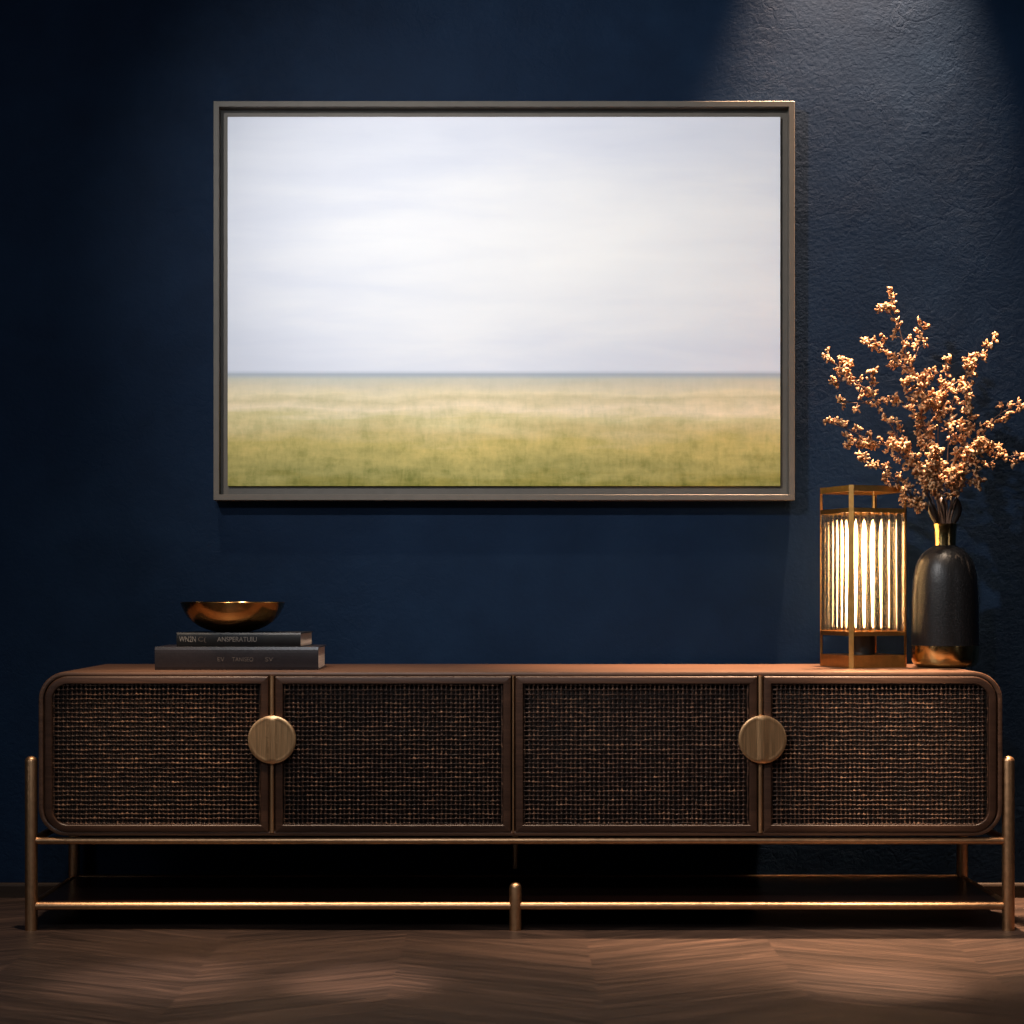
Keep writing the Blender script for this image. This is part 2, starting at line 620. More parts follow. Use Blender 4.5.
def strand_mesh(g, pts, rw, rt, horiz):
    """flat oval strand along x (horiz) or z."""
    ring = [(math.cos(2 * math.pi * k / 6), math.sin(2 * math.pi * k / 6)) for k in range(6)]
    v = []
    for (x, y, z) in pts:
        for a, c in ring:
            if horiz:
                v.append((x, y + c * rt, z + a * rw))
            else:
                v.append((x + a * rw, y + c * rt, z))
    n = len(pts)
    f = [(i * 6 + k, i * 6 + (k + 1) % 6, (i + 1) * 6 + (k + 1) % 6, (i + 1) * 6 + k) for i in range(n - 1) for k in range(6)]
    g.add(v, f)


def cane(x0, x1, z0, z1, radii, yc, parent):
    g = Geo()
    pitch = 4.62 / sc(CF)
    nx = round((x1 - x0) / pitch)
    nz = round((z1 - z0) / pitch)
    px_, pz_ = (x1 - x0) / nx, (z1 - z0) / nz
    amp = 0.0026

    def span_z(x):     # extent of a vertical strand inside the rounded outline
        lo, hi = z0, z1
        for r, left in ((radii[0], True), (radii[1], False)):
            cx = x0 + r if left else x1 - r
            d = (cx - x) if left else (x - cx)
            if d > 0:
                lo = max(lo, z0 + r - math.sqrt(max(r * r - d * d, 0)))
        for r, left in ((radii[3], True), (radii[2], False)):
            cx = x0 + r if left else x1 - r
            d = (cx - x) if left else (x - cx)
            if d > 0:
                hi = min(hi, z1 - r + math.sqrt(max(r * r - d * d, 0)))
        return lo, hi

    def span_x(z):
        lo, hi = x0, x1
        for r, low in ((radii[0], True), (radii[3], False)):
            cz = z0 + r if low else z1 - r
            d = (cz - z) if low else (z - cz)
            if d > 0:
                lo = max(lo, x0 + r - math.sqrt(max(r * r - d * d, 0)))
        for r, low in ((radii[1], True), (radii[2], False)):
            cz = z0 + r if low else z1 - r
            d = (cz - z) if low else (z - cz)
            if d > 0:
                hi = min(hi, x1 - r + math.sqrt(max(r * r - d * d, 0)))
        return lo, hi

    def strand(pts, ws, rt, horiz):
        ring = [(math.cos(2 * math.pi * k / 6), math.sin(2 * math.pi * k / 6)) for k in range(6)]
        v = []
        for (x, y, z), rw in zip(pts, ws):
            for a, c in ring:
                v.append((x, y + c * rt, z + a * rw) if horiz else (x + a * rw, y + c * rt, z))
        n = len(pts)
        g.add(v, [(i * 6 + k, i * 6 + (k + 1) % 6, (i + 1) * 6 + (k + 1) % 6, (i + 1) * 6 + k) for i in range(n - 1) for k in range(6)])

    xs = [x0 + (i + 0.5) * px_ + random.uniform(-1, 1) * pitch * 0.07 for i in range(nx)]
    for i, x in enumerate(xs):              # uprights, behind
        lo, hi = span_z(x)
        m = max(8, int((hi - lo) / pz_ * 2))
        ph = random.uniform(0, 6)
        pts = [(x + 0.0006 * math.sin((lo + (hi - lo) * k / m) * 90 + ph), yc + 0.0010, lo + (hi - lo) * k / m) for k in range(m + 1)]
        w_ = random.uniform(0.0015, 0.0023)
        strand(pts, [w_] * (m + 1), 0.0010, False)
    for j in range(nz):                     # cross strands, knotted over every upright
        z = z0 + (j + 0.5) * pz_ + random.uniform(-1, 1) * pitch * 0.07
        lo, hi = span_x(z)
        ph = random.uniform(0, 6)
        row = random.uniform(0.85, 1.12)
        pts, ws = [], []
        seq = [(lo, 0)]
        for x in xs:
            if lo + px_ * 0.6 < x < hi - px_ * 0.6:
                k = random.uniform(0.66, 1.20)
                seq += [(x - px_ * 0.25, 0.60 * k), (x, 1.0 * k), (x + px_ * 0.25, 0.60 * k), (x + px_ * 0.5, 0)]
        seq.append((hi, 0))
        for x, k in seq:
            pts.append((x, yc - 0.0038 * k + 0.0014, z + 0.0007 * math.sin(x * 80 + ph)))
            ws.append((0.0003 + 0.0028 * k) * row)
        strand(pts, ws, 0.0013, True)
    return g.build('cane_panel', M['cane'], parent, auto=180)


for (a, c, rr) in doors:
    x0, x1, z0, z1 = fx(a), fx(c), fz(db), fz(dt)
    rad = [0.058 * k + 0.001 for k in rr]
    g = Geo()
    sweep_ring(g, x0, x1, z0, z1, rad,
               [(0, DB), (0, DF + 0.0040), (0.0014, DF + 0.0014), (0.0042, DF), (FWD - 0.002, DF), (FWD, DF + 0.002), (FWD, DB)], n=10)
    d = g.build('door', M['door'], side, origin=((x0 + x1) / 2, DB, (z0 + z1) / 2))
    e = FWD - 0.003
    cane(x0 + e, x1 - e, z0 + e, z1 - e, [max(r - e, 0.0004) for r in rad], DF + 0.008, d)
    g = Geo()
    sweep = 0.004
    slab(g, x0 + sweep, x1 - sweep, z0 + sweep, z1 - sweep, [max(r - sweep, 0.0004) for r in rad], DB + 0.001, DB + 0.004, n=10)
    g.build('backing_panel', M['inside'], d)

# brass strips between the doors
for px, w in ((271.9, 4.6), (513.2, 2.2), (760.4, 4.6)):
    g = Geo()
    hw = w / 2 / sc(CF)
    n = 8
    v = []
    for k in range(n + 1):
        t = math.pi * k / n
        v.append((-math.cos(t) * hw, -math.sin(t) * 0.005))
    v += [(hw, 0.012), (-hw, 0.012)]
    x = fx(px)
    vz0, vz1 = fz(832.8), fz(676)
    nn = len(v)
    g.add([(x + p[0], CF + 0.0005 + p[1], vz0) for p in v] + [(x + p[0], CF + 0.0005 + p[1], vz1) for p in v],
          [(i, (i + 1) % nn, nn + (i + 1) % nn, nn + i) for i in range(nn)] + [tuple(range(nn)), tuple(range(nn, 2 * nn))])
    g.build('divider_strip', M['brass_strip'], side)

# round pulls
for px, py, rp in ((272.6, 739.3, 23.8), (761.8, 739.0, 23.8)):
    g = Geo()
    r = rp / sc(CF)
    x, z = fx(px), fz(py)
    yb, yf = CF - 0.0036, CF - 0.016
    nr, na = 14, 72
    v, f = [], []

    def ridge(dx):
        k = abs(dx) / (4.6 / sc(CF))
        return -0.0019 * math.sqrt(max(0.0, 1 - k * k)) if k < 1 else 0.0
    # front face as a polar grid (so that the raised centre line can be modelled), rim, back
    cols = [-r + 2 * r * i / 80 for i in range(81)]
    radl = [r * k / nr for k in range(nr + 1)]
    v.append((x, yf + ridge(0), z))
    for k in range(1, nr + 1):
        rad = radl[k] if k < nr else r
        for q in range(na):
            a = 2 * math.pi * q / na
            dx = rad * math.cos(a)
            edge = 0.0008 if k == nr else 0
            v.append((x + dx, yf + (ridge(dx) if k < nr - 1 else 0) + edge - (0.0006 if k == nr - 1 else 0), z + rad * math.sin(a)))
    for q in range(na):
        f.append((0, 1 + q, 1 + (q + 1) % na))
    for k in range(nr - 1):
        o_ = 1 + k * na
        for q in range(na):
            f.append((o_ + q, o_ + na + q, o_ + na + (q + 1) % na, o_ + (q + 1) % na))
    o_ = 1 + (nr - 1) * na
    k2 = len(v)
    for q in range(na):
        a = 2 * math.pi * q / na
        v.append((x + r * math.cos(a), yb, z + r * math.sin(a)))
    for q in range(na):
        f.append((o_ + q, k2 + q, k2 + (q + 1) % na, o_ + (q + 1) % na))
    f.append(tuple(k2 + q for q in range(na)))
    g.add(v, f)
    g.build('handle', M['disc'], side, auto=50)

# brass underframe
YR = -0.055
LEGS = [(31.3, YF, 756), (1008.3, YF, 756)]
for px, Y, py in LEGS:
    g = Geo()
    g.lathe(capsule_profile(6.2 / sc(Y), 0, PZ(py, Y), 0.8), PX(px, Y), Y, 32)
    g.build('leg', M['brass'], side)
g = Geo()
g.lathe(capsule_profile(6.2 / sc(YF), 0, PZ(882, YF), 0.8), PX(515.4, YF), YF, 32)
g.build('leg', M['brass'], side)
for px in (74.2, 962.2):
    g = Geo()
    g.lathe(capsule_profile(5.6 / sc(YR), 0, sz0 - 0.002, 0.1), PX(px, YR), YR, 28)
    g.build('leg', M['brass'], side)
g = Geo()
g.lathe(capsule_profile(3.0 / sc(YR), 0.09, sz0 - 0.002, 0.1), PX(515.2, YR - 0.02), YR - 0.02, 20)
g.build('rear_post', M['brass'], side)
lx, rx = PX(31.3, YF), PX(1008.3, YF)
lrx, rrx = PX(74.2, YR), PX(962.2, YR)
zu = PZ(840.6, YF)
zl = PZ(905.8, YF)
mx = PX(515.4, YF)
ru, rl = 3.7 / sc(YF), 4.0 / sc(YF)


def bar(name, a, c, r, n=16):
    g = Geo()
    g.tube([a, c], r, n)
    return g.build(name, M['brass'], side)


bar('upper_rail', (lx, YF, zu), (rx, YF, zu), ru)
bar('upper_rail', (lrx, YR, zu), (rrx, YR, zu), ru)
bar('lower_rail', (lx, YF, zl), (mx, YF, zl), rl)
bar('lower_rail', (mx, YF, zl), (rx, YF, zl), rl)
bar('lower_rail', (lrx, YR, zl), (rrx, YR, zl), rl)
for a, c in ((lx, lrx), (rx, rrx)):
    bar('side_rail', (a, YF, zu), (c, YR, zu), ru)
    bar('side_rail', (a, YF, zl), (c, YR, zl), rl)
g = Geo()
zt, zb = zl + 0.005, zl - 0.007
q = [(lx + 0.012, YF + 0.004), (rx - 0.012, YF + 0.004), (rrx - 0.004, YR - 0.003), (lrx + 0.004, YR - 0.003)]
g.prism(q, zb, zt)
g.build('shelf', M['shelf'], side, smooth=False)
TOPZ = sz1

# ------------------------------------------------------------------ framed print
FY = -0.058                     # front of the frame lip
fx0, fx1, fz0, fz1 = PX(213.4, FY), PX(794.8, FY), PZ(500.2, FY), PZ(101.0, FY)
pcx, pcz = (fx0 + fx1) / 2, (fz0 + fz1) / 2
pic = empty('framed_print', (pcx, -0.002, pcz), 'large landscape print of pale sky over grassland in a taupe frame', 'picture')
px1 = 1.0 / sc(FY)
g = Geo()
lip = 5.7 * px1
flo = 14.2 * px1
FLY = FY + 0.032                # recess floor
sweep_ring(g, fx0, fx1, fz0, fz1, [0.0005] * 4,
           [(0, -0.002), (0, FY + 0.001), (0.001, FY), (lip - 0.001, FY), (lip, FY + 0.001), (lip, FLY), (flo + 0.03, FLY), (flo + 0.03, -0.002)], n=1)
g.build('frame', M['frame'], pic, smooth=False)
g = Geo()
CFY = FLY - 0.010
ins = 13.6 * px1
cx0, cx1, cz0, cz1 = fx0 + ins - 0.6 * px1, fx1 - ins + 0.4 * px1, fz0 + ins + 0.9 * px1, fz1 - ins - 0.2 * px1
slab(g, cx0, cx1, cz0, cz1, [0.002] * 4, CFY, FLY - 0.0005, 0.0008, n=3)
M['print'] = prairie_print('prairie_print', cx1 - cx0, cz1 - cz0)
g.build('canvas_print', M['print'], pic, origin=((cx0 + cx1) / 2, CFY, (cz0 + cz1) / 2))

# ------------------------------------------------------------------ books and bowl


def text_mesh(name, body, size, m, parent, loc, width=None):
    cu = bpy.data.curves.new(name, 'FONT')
    cu.body = body
    cu.size = size
    cu.extrude = 0.0002
    cu.align_x = 'CENTER'
    cu.align_y = 'CENTER'
    tmp = bpy.data.objects.new(name + '_tmp', cu)
    me = bpy.data.meshes.new_from_object(tmp)
    bpy.data.objects.remove(tmp)
    if width:
        xs = [v.co.x for v in me.vertices]
        k = width / max(max(xs) - min(xs), 1e-6)
        for v in me.vertices:
            v.co.x *= k
    me.materials.clear()
    me.materials.append(m)
    o = bpy.data.objects.new(name, me)
    COL.objects.link(o)
    o.parent = parent
    o.location = loc
    o.rotation_euler = (R(90), 0, 0)
    return o


def book(label, w, d, t, loc, rz, cover_m, cov=0.003):
    """local origin: middle of the spine's foot; spine faces -y, width along x."""
    root = empty('book', loc, label, 'book', 'books stacked on the sideboard')
    root.rotation_euler.z = rz
    g = Geo()
    bulge = 0.006
    n = 8
    outer = [(d, 0)]
    for k in range(n + 1):
        z = t * k / n
        outer.append((-bulge * (1 - (2 * k / n - 1) ** 2) ** 0.5 * 0.5 + 0.001, z))
    outer += [(d, t), (d, t - cov)]
    inner = []
    for k in range(n + 1):
        z = (t - cov) - (t - 2 * cov) * k / n
        inner.append((cov + 0.001 - bulge * 0.4 * (1 - (2 * k / n - 1) ** 2) ** 0.5, z))
    prof = outer + inner + [(d, cov)]
    m_ = len(prof)
    v = [(-w / 2, y, z) for y, z in prof] + [(w / 2, y, z) for y, z in prof]
    # side caps as quads strips between outer and inner loops
    no, ni = n + 1, n + 1
    f = [(i, (i + 1) % m_, m_ + (i + 1) % m_, m_ + i) for i in range(m_)]
    bm_faces = [tuple(range(m_))[::-1], tuple(range(m_, 2 * m_))]
    g.add(v, f + bm_faces)
    me = bpy.data.meshes.new('cover')
    me.from_pydata(g.v, [], g.f)
    bm = bmesh.new(); bm.from_mesh(me)
    bmesh.ops.triangulate(bm, faces=[fc for fc in bm.faces if len(fc.verts) > 4], ngon_method='EAR_CLIP')
    bmesh.ops.recalc_face_normals(bm, faces=bm.faces)
    bm.to_mesh(me); bm.free()
    me.materials.append(cover_m)
    c = bpy.data.objects.new('cover', me)
    COL.objects.link(c)
    c.parent = root
    bv = c.modifiers.new('edge', 'BEVEL'); bv.width = 0.0006; bv.segments = 2; bv.limit_method = 'ANGLE'
    g = Geo()
    g.box(-w / 2 + 0.004, w / 2 - 0.004, cov + 0.001, d - 0.005, cov + 0.0002, t - cov - 0.0002)
    p = g.build('pages', M['pages'], None, smooth=False)
    p.parent = root
    return root


sB = sc(-0.42)
b1t = 23.0 / sB
w1 = 163.5 / sB
low = book('thick charcoal plum book at the bottom of the stack, on the sideboard', w1, 0.205, b1t,
           (PX(236.6, -0.42), -0.42, TOPZ), 0.0, M['book_plum'])
sB2 = sc(-0.405)
b2t = 14.0 / sB2
w2 = 125.5 / sB2
up = book('thin black book with foil lettering on its spine, under the bowl', w2, 0.185, b2t,
          (PX(238.5, -0.405), -0.405, TOPZ + b1t), R(-4.0), M['book_black'], 0.0022)
text_mesh('title_lettering', 'ANSPERATUIU', 0.0175, M['ink'], up, (-0.003, -0.0024, b2t * 0.52), 40.0 / sB2)
text_mesh('ornament_lettering', 'WN2N', 0.020, M['ink'], up, (-0.131, -0.0024, b2t * 0.52), 17.0 / sB2)
text_mesh('ornament_lettering', 'C(', 0.017, M['ink_faint'], up, (-0.094, -0.0024, b2t * 0.52), 8.0 / sB2)
text_mesh('title_lettering', 'TANISEO', 0.015, M['ink_faint'], low, (0.016, -0.0024, b1t * 0.45), 21 / sB)
text_mesh('title_lettering', 'EV', 0.015, M['ink_faint'], low, (-0.040, -0.0024, b1t * 0.45), 7 / sB)
text_mesh('title_lettering', 'SV', 0.015, M['ink_faint'], low, (0.083, -0.0024, b1t * 0.45), 8 / sB)

# bowl
BY = -0.315
sb = sc(BY)
bx = PX(232.8, BY)
bz0 = TOPZ + b1t + b2t
hz_ = PZ(602.6, BY) - bz0
outer = [(0, 0.0), (15, 0.0), (18, 0.012), (26, 0.085), (33, 0.19), (39.5, 0.33), (44.5, 0.50), (48.3, 0.70), (50.8, 0.88), (52.0, 1.0)]
prof = [(r / sb, bz0 + 0.0005 + hz_ * z) for r, z in outer]
prof += [((51.2) / sb, bz0 + hz_ * 1.004)]
prof += [((r - 1.2) / sb if r > 1.2 else 0, bz0 + 0.003 + hz_ * (z * 0.985)) for r, z in reversed(outer[3:])] + [(0.04, bz0 + 0.0042), (0, bz0 + 0.004)]
g = Geo()
g.lathe(prof, bx, BY, 64)
bowl = g.build('bowl', M['bowl'], origin=(bx, BY, bz0), auto=50)
tag(bowl, 'shallow polished bronze bowl standing on the two stacked books', 'bowl')

# ------------------------------------------------------------------ lamp
NX, NY = PX(850.6, -0.322), -0.322
A, PHI = 0.172, R(19.3)
ux = Vector((math.cos(PHI), math.sin(PHI)))       # along the right face
uy = Vector((-math.sin(PHI), math.cos(PHI)))      # along the left face
near = Vector((NX, NY))
lc = near + (ux + uy) * A / 2


def lp(a, c):
    p = near + ux * a + uy * c
    return (p.x, p.y)


def lz(py):
    return PZ(py, NY)


lamp = empty('table_lamp', (lc.x, lc.y, TOPZ), 'lit brass lantern table lamp with ribbed glass shade beside the black vase', 'lamp')


def lbox(g, a0, a1, c0, c1, z0, z1):
    g.prism([lp(a0, c0), lp(a1, c0), lp(a1, c1), lp(a0, c1)], z0, z1)


zbase, ztop = TOPZ + 0.0005, lz(484.6)
pw = 0.0092                     # chamfered corner posts


def octo(o_, c):
    """square footprint inset by o_ with corners cut by c"""
    a, b_ = o_, A - o_
    return [lp(a, a + c), lp(a + c, a), lp(b_ - c, a), lp(b_, a + c), lp(b_, b_ - c), lp(b_ - c, b_), lp(a + c, b_), lp(a, b_ - c)]


g = Geo()
g.prism(octo(0.0012, pw), zbase, lz(655.8))
g.build('base', M['lamp_brass'], lamp, smooth=False)
for sa, sc_ in ((0, 0), (1, 0), (1, 1), (0, 1)):
    def cp(a, c):
        return lp(A - a if sa else a, A - c if sc_ else c)
    g = Geo()
    g.prism([cp(0, pw), cp(pw, 0), cp(pw + 0.0005, 0.0062), cp(0.0062, pw + 0.0005)], zbase, ztop)
    g.build('post', M['lamp_brass'], lamp, smooth=False)


def square_ring(name, z0, z1, w, o_=0.0010):
    g = Geo()
    po, pi_ = octo(o_, pw), octo(w, 0.002)
    n = 8
    v = [(p[0], p[1], z) for pts, z in ((po, z0), (po, z1), (pi_, z0), (pi_, z1)) for p in pts]
    f = []
    for i in range(n):
        j = (i + 1) % n
        f += [(i, j, n + j, n + i), (2 * n + i, 3 * n + i, 3 * n + j, 2 * n + j), (n + i, n + j, 3 * n + j, 3 * n + i), (i, 2 * n + i, 2 * n + j, j)]
    g.add(v, f)
    return g.build(name, M['lamp_brass'], lamp, smooth=False)


square_ring('top_rim', lz(491.0), ztop - 0.0006, 0.0085)
square_ring('shade_rim', lz(512.2), lz(507.6), 0.012)
square_ring('shade_rim', lz(636.2), lz(631.6), 0.012)
nrod = 7
rp_ = (A - 2 * pw - 0.003) / nrod
rr_ = rp_ * 0.44
zr0, zr1 = lz(631.8), lz(512.0)
off = 0.0062
for i in range(nrod):
    t = pw + 0.0015 + rp_ * (i + 0.5)
    for p in (lp(t, off), lp(off, t), lp(t, A - off), lp(A - off, t)):
        g = Geo()
        g.lathe([(0, zr0), (rr_, zr0), (rr_, zr1), (0, zr1)], p[0], p[1], 20)
        g.build('glass_rod', M['glass'], lamp)
# inner tray, socket and bulb
g = Geo()
lbox(g, 0.012, A - 0.012, 0.012, A - 0.012, lz(636.0), lz(633.8))
g.build('tray', M['lamp_brass'], lamp, smooth=False)
g = Geo()
g.lathe([(0, lz(656)), (0.031, lz(656)), (0.031, lz(635.8)), (0, lz(635.8))], lc.x, lc.y, 32)
g.build('socket', M['black'], lamp)
zb0, zb1 = lz(628), lz(518)
g = Geo()
g.lathe([(0, zb0), (0.010, zb0), (0.014, zb0 + 0.01), (0.020, zb0 + 0.06), (0.033, zb1 - 0.12), (0.036, zb1 - 0.07), (0.031, zb1 - 0.025), (0.014, zb1 - 0.006), (0, zb1)], lc.x, lc.y, 32)
g.build('bulb', M['bulb'], lamp)

# ------------------------------------------------------------------ vase
VY = -0.25
sv = sc(VY)
vx = PX(945.0, VY)


def vz(py):
    return max(PZ(py, VY), TOPZ + 0.0005)


vase = empty('vase', (vx, VY, TOPZ), 'black speckled bottle vase with gold neck and gold base band, holding dried branches', 'vase')
zv0 = TOPZ + 0.0005
zBand = vz(645.2)
g = Geo()
g.lathe([(0, zv0), (25 / sv, zv0), (29.5 / sv, zv0 + 0.004), (32.2 / sv, zv0 + 0.013), (33.2 / sv, zv0 + 0.025), (33.3 / sv, zBand), (32.0 / sv, zBand)], vx, VY, 64)
g.build('base_band', M['gold'], vase)
body = [(33.0, 645.2), (33.0, 632), (32.8, 615), (32.4, 598), (31.8, 585), (30.8, 575), (29.0, 566.5), (26.4, 560.0), (22.8, 554.5), (18.2, 550.2), (13.5, 547.3), (11.0, 546.0), (10.3, 544.8)]
g = Geo()
g.lathe([(r / sv, vz(y)) for r, y in body], vx, VY, 64)
g.build('body', M['vase'], vase)
g = Geo()
neck = [(10.7, 546.0), (10.6, 542), (10.7, 536), (11.2, 530), (12.0, 526), (12.7, 524.0), (12.0, 523.8), (11.0, 526), (10.0, 532), (9.6, 540), (9.6, 546.0)]
g.lathe([(r / sv, vz(y)) for r, y in neck], vx, VY, 48)
g.build('neck', M['gold'], vase)

# ------------------------------------------------------------------ dried branches
ICO = None


def ico():
    global ICO
    if ICO is None:
        bm = bmesh.new()
        bmesh.ops.create_icosphere(bm, subdivisions=1, radius=1.0)
        ICO = ([v.co.copy() for v in bm.verts], [tuple(v.index for v in f.verts) for f in bm.faces])
        bm.free()
    return ICO


rng = random.Random(21)


def petal(g, c, direction, ln, wd, th_, curl):
    V, Fc = ico()
    d = direction.normalized()
    q = d.to_track_quat('X', 'Z').to_matrix() @ Matrix.Rotation(rng.uniform(0, 6.28), 3, 'X')
    out = []
    for p in V:
        x, y, z = p.x, p.y, p.z
        X = x * ln * 0.5 + ln * 0.45
        taper = 0.65 + 0.35 * math.sin(max(0, min(1, (x + 1) / 2)) * math.pi)
        Z = z * th_ + curl * (x * x) * ln - curl * 0.6 * ln * (y * y)
        out.append(c + q @ Vector((X, y * wd * taper, Z)))
    g.add(out, Fc)


def blossom(g, c, size):
    n = rng.choice((3, 4, 4, 5))
    ax = Vector((rng.gauss(0, 1), rng.gauss(0, 1) - 0.4, rng.gauss(0, 1))).normalized()
    a = ax.orthogonal().normalized()
    b_ = ax.cross(a)
    a0 = rng.uniform(0, 6.28)
    for k in range(n):
        t = a0 + 2 * math.pi * k / n + rng.uniform(-0.3, 0.3)
        d = a * math.cos(t) + b_ * math.sin(t) + ax * rng.uniform(0.1, 0.7)
        petal(g, c, d, size * rng.uniform(0.75, 1.2), size * rng.uniform(0.24, 0.36), size * rng.uniform(0.13, 0.2), rng.uniform(0.15, 0.5))


def bud(g, c, size):
    V, Fc = ico()
    q = Euler((rng.uniform(0, 6), rng.uniform(0, 6), rng.uniform(0, 6))).to_matrix()
    s = Vector((size * 0.5, size * 0.36, size * 0.34))
    g.add([c + q @ Vector((p.x * s.x, p.y * s.y, p.z * s.z + 0.2 * size * p.x * p.x)) for p in V], Fc)


def smooth_path(pts, per=6):
    out = []
    n = len(pts)
    for i in range(n - 1):
        p0, p1, p2, p3 = pts[max(i - 1, 0)], pts[i], pts[i + 1], pts[min(i + 2, n - 1)]
        for k in range(per):
            t = k / per
            out.append(0.5 * ((2 * p1) + (p2 - p0) * t + (2 * p0 - 5 * p1 + 4 * p2 - p3) * t * t + (3 * p1 - p0 - 3 * p2 + p3) * t ** 3))
    out.append(pts[-1])
    return out


def branch(label, px_pts, depth, density, start=0.35, twigs=(), neck_dx=0.0, size=0.0165, spread=1.0, tip=None):
    """px_pts: points from the neck to the tip; depth: how far the tip leans out of the vase's plane."""
    n = len(px_pts)
    pts = [Vector((vx + neck_dx * 0.4, VY, vz(640))), Vector((vx + neck_dx * 0.8, VY, vz(560)))]
    for i, (x, y) in enumerate(px_pts):
        t = i / (n - 1)
        pts.append(P(x, y, VY + depth * t))
    path = smooth_path(pts)
    m = len(path)
    g = Geo()
    g.tube(path, [0.0024 * (1 - 0.72 * i / (m - 1)) for i in range(m)], 7)
    gb = Geo()
    lens = [0]
    for i in range(1, m):
        lens.append(lens[-1] + (path[i] - path[i - 1]).length)
    neck_i = 12
    L0, L1 = lens[neck_i], lens[-1]

    def at(s):
        for i in range(1, m):
            if lens[i] >= s:
                t = (s - lens[i - 1]) / max(lens[i] - lens[i - 1], 1e-6)
                return path[i - 1].lerp(path[i], t), (path[i] - path[i - 1]).normalized()
        return path[-1], (path[-1] - path[-2]).normalized()

    def spray(p, d, k):
        """short side twig carrying blossoms and buds"""
        side_ = Vector((rng.gauss(0, 1), rng.gauss(0, 0.8), rng.gauss(0, 1)))
        side_ = (side_ - d * side_.dot(d)).normalized()
        ln = rng.uniform(0.008, 0.022) * spread
        e = p + (side_ * 0.9 + d * 0.55).normalized() * ln
        mid = p.lerp(e, 0.5) + d * 0.003
        g.tube([p, mid, e], [0.0010, 0.0008, 0.0006], 5)
        blossom(gb, e, size * rng.uniform(0.7, 1.1))
        for _ in range(k):
            o_ = e + Vector((rng.gauss(0, 1), rng.gauss(0, 1), rng.gauss(0, 1))) * 0.006
            bud(gb, o_, size * rng.uniform(0.45, 0.75))

    cnt = int((L1 - L0) * density)
    for k in range(cnt):
        s = L0 + (L1 - L0) * (start + (1 - start) * (k + rng.random()) / cnt)
        p, d = at(min(s, L1))
        spray(p, d, rng.choice((0, 1, 1, 2)))
    p, d = at(L1)
    blossom(gb, p, size * 0.8)
    bud(gb, p + d * 0.006, size * 0.7)
    # longer twigs given in pixels
    for tw in twigs:
        i0, rest = tw[0], tw[1:]
        base = P(px_pts[i0][0], px_pts[i0][1], VY + depth * i0 / (n - 1))
        tp = smooth_path([base] + [P(x, y, VY + depth * i0 / (n - 1) + rng.uniform(-0.02, 0.02)) for x, y in rest], 4)
        g.tube(tp, [0.0013 * (1 - 0.5 * i / (len(tp) - 1)) for i in range(len(tp))], 6)
        for i, q in enumerate(tp[2:]):
            d = (tp[min(i + 3, len(tp) - 1)] - tp[i + 1]).normalized()
            if rng.random() < 0.85:
                spray(q, d, rng.choice((0, 1, 1)))
        blossom(gb, tp[-1], size * 0.8)
    root = empty('dried_branch', (vx, VY, vz(640)), label, 'branch', 'dried blossom branches in the vase')
    g.build('stem', M['stem'], root, auto=180)
    gb.build('blossoms', M['blossom'], root, auto=180)
    return root


branch('tallest dried branch, its tip nearest the top of the picture, in the black vase',
       [(941, 524), (928, 455), (918, 400), (911, 367), (903, 343), (898, 322), (893, 303), (889, 290)], 0.02, 62, 0.30,
       [(3, (899, 366), (889, 354), (880, 343), (869, 341)), (3, (917, 352), (921, 338), (925, 327)), (5, (888, 312), (879, 310))], -0.006)
branch('dried branch arching to the upper left, reaching closest to the picture frame',
       [(939, 524), (918, 473), (896, 434), (874, 399), (852, 378), (838, 366), (825, 356)], -0.03, 48, 0.42,
       [(4, (843, 381), (835, 379)), (3, (872, 385), (870, 370)), (3, (862, 403), (846, 402), (841, 401)), (4, (850, 370), (848, 363))], -0.010)
branch('dried branch leaning left just below the upper left one, above the lamp',
       [(939, 524), (921, 482), (900, 454), (882, 444), (864, 437), (845, 428), (826, 422)], -0.05, 50, 0.35,
       [(4, (853, 441), (850, 443)), (3, (870, 446), (868, 445))], -0.009)
branch('lowest left dried branch, drooping over the top of the lamp',
       [(938, 524), (923, 506), (911, 495), (899, 484), (888, 474), (876, 466), (860, 459)], -0.09, 105, 0.18,
       [(2, (907, 506), (919, 500))], -0.010, 0.0150)
branch('dried branch rising to the upper right, with sparse blossoms at its bare fork',
       [(947, 524), (947, 470), (950, 423), (953, 401), (967, 374), (980, 355), (996, 337)], 0.03, 46, 0.42,
       [(3, (944, 400), (938, 398)), (4, (956, 383), (943, 387), (940, 398)), (4, (963, 366), (966, 362))], 0.004)
branch('dried branch reaching far right, its tip just above the lowest right one',
       [(949, 524), (955, 477), (970, 450), (984, 431), (996, 417), (1008, 409), (1018, 402)], 0.0, 58, 0.30, [(3, (983, 445), (987, 447))], 0.007)
branch('lowest right dried branch, leaning out over the bare wall',
       [(950, 524), (958, 495), (970, 479), (984, 467), (995, 460), (1006, 457), (1020, 455)], -0.03, 56, 0.32,
       [(4, (999, 452), (1002, 451)), (2, (976, 482), (978, 484))], 0.009)
branch('dense upright dried branch in the middle of the bouquet',
       [(943, 524), (934, 475), (927, 440), (921, 415), (922, 395), (929, 372)], -0.02, 130, 0.20,
       [(3, (910, 410), (902, 402), (888, 398)), (4, (913, 388), (907, 380)), (3, (930, 405), (926, 385))], -0.002)
branch('dense upright dried branch right of the middle of the bouquet',
       [(947, 524), (957, 480), (964, 450), (967, 425), (970, 405), (970, 388)], -0.01, 140, 0.20,
       [(3, (960, 428), (954, 436)), (2, (976, 440), (984, 446))], 0.005)
branch('thin dried branch with a small tuft at its tip, behind the middle of the bouquet',
       [(945, 524), (940, 470), (938, 430), (942, 400), (946, 378), (945, 359)], 0.05, 42, 0.55, [(2, (930, 409), (928, 404))], 0.0)
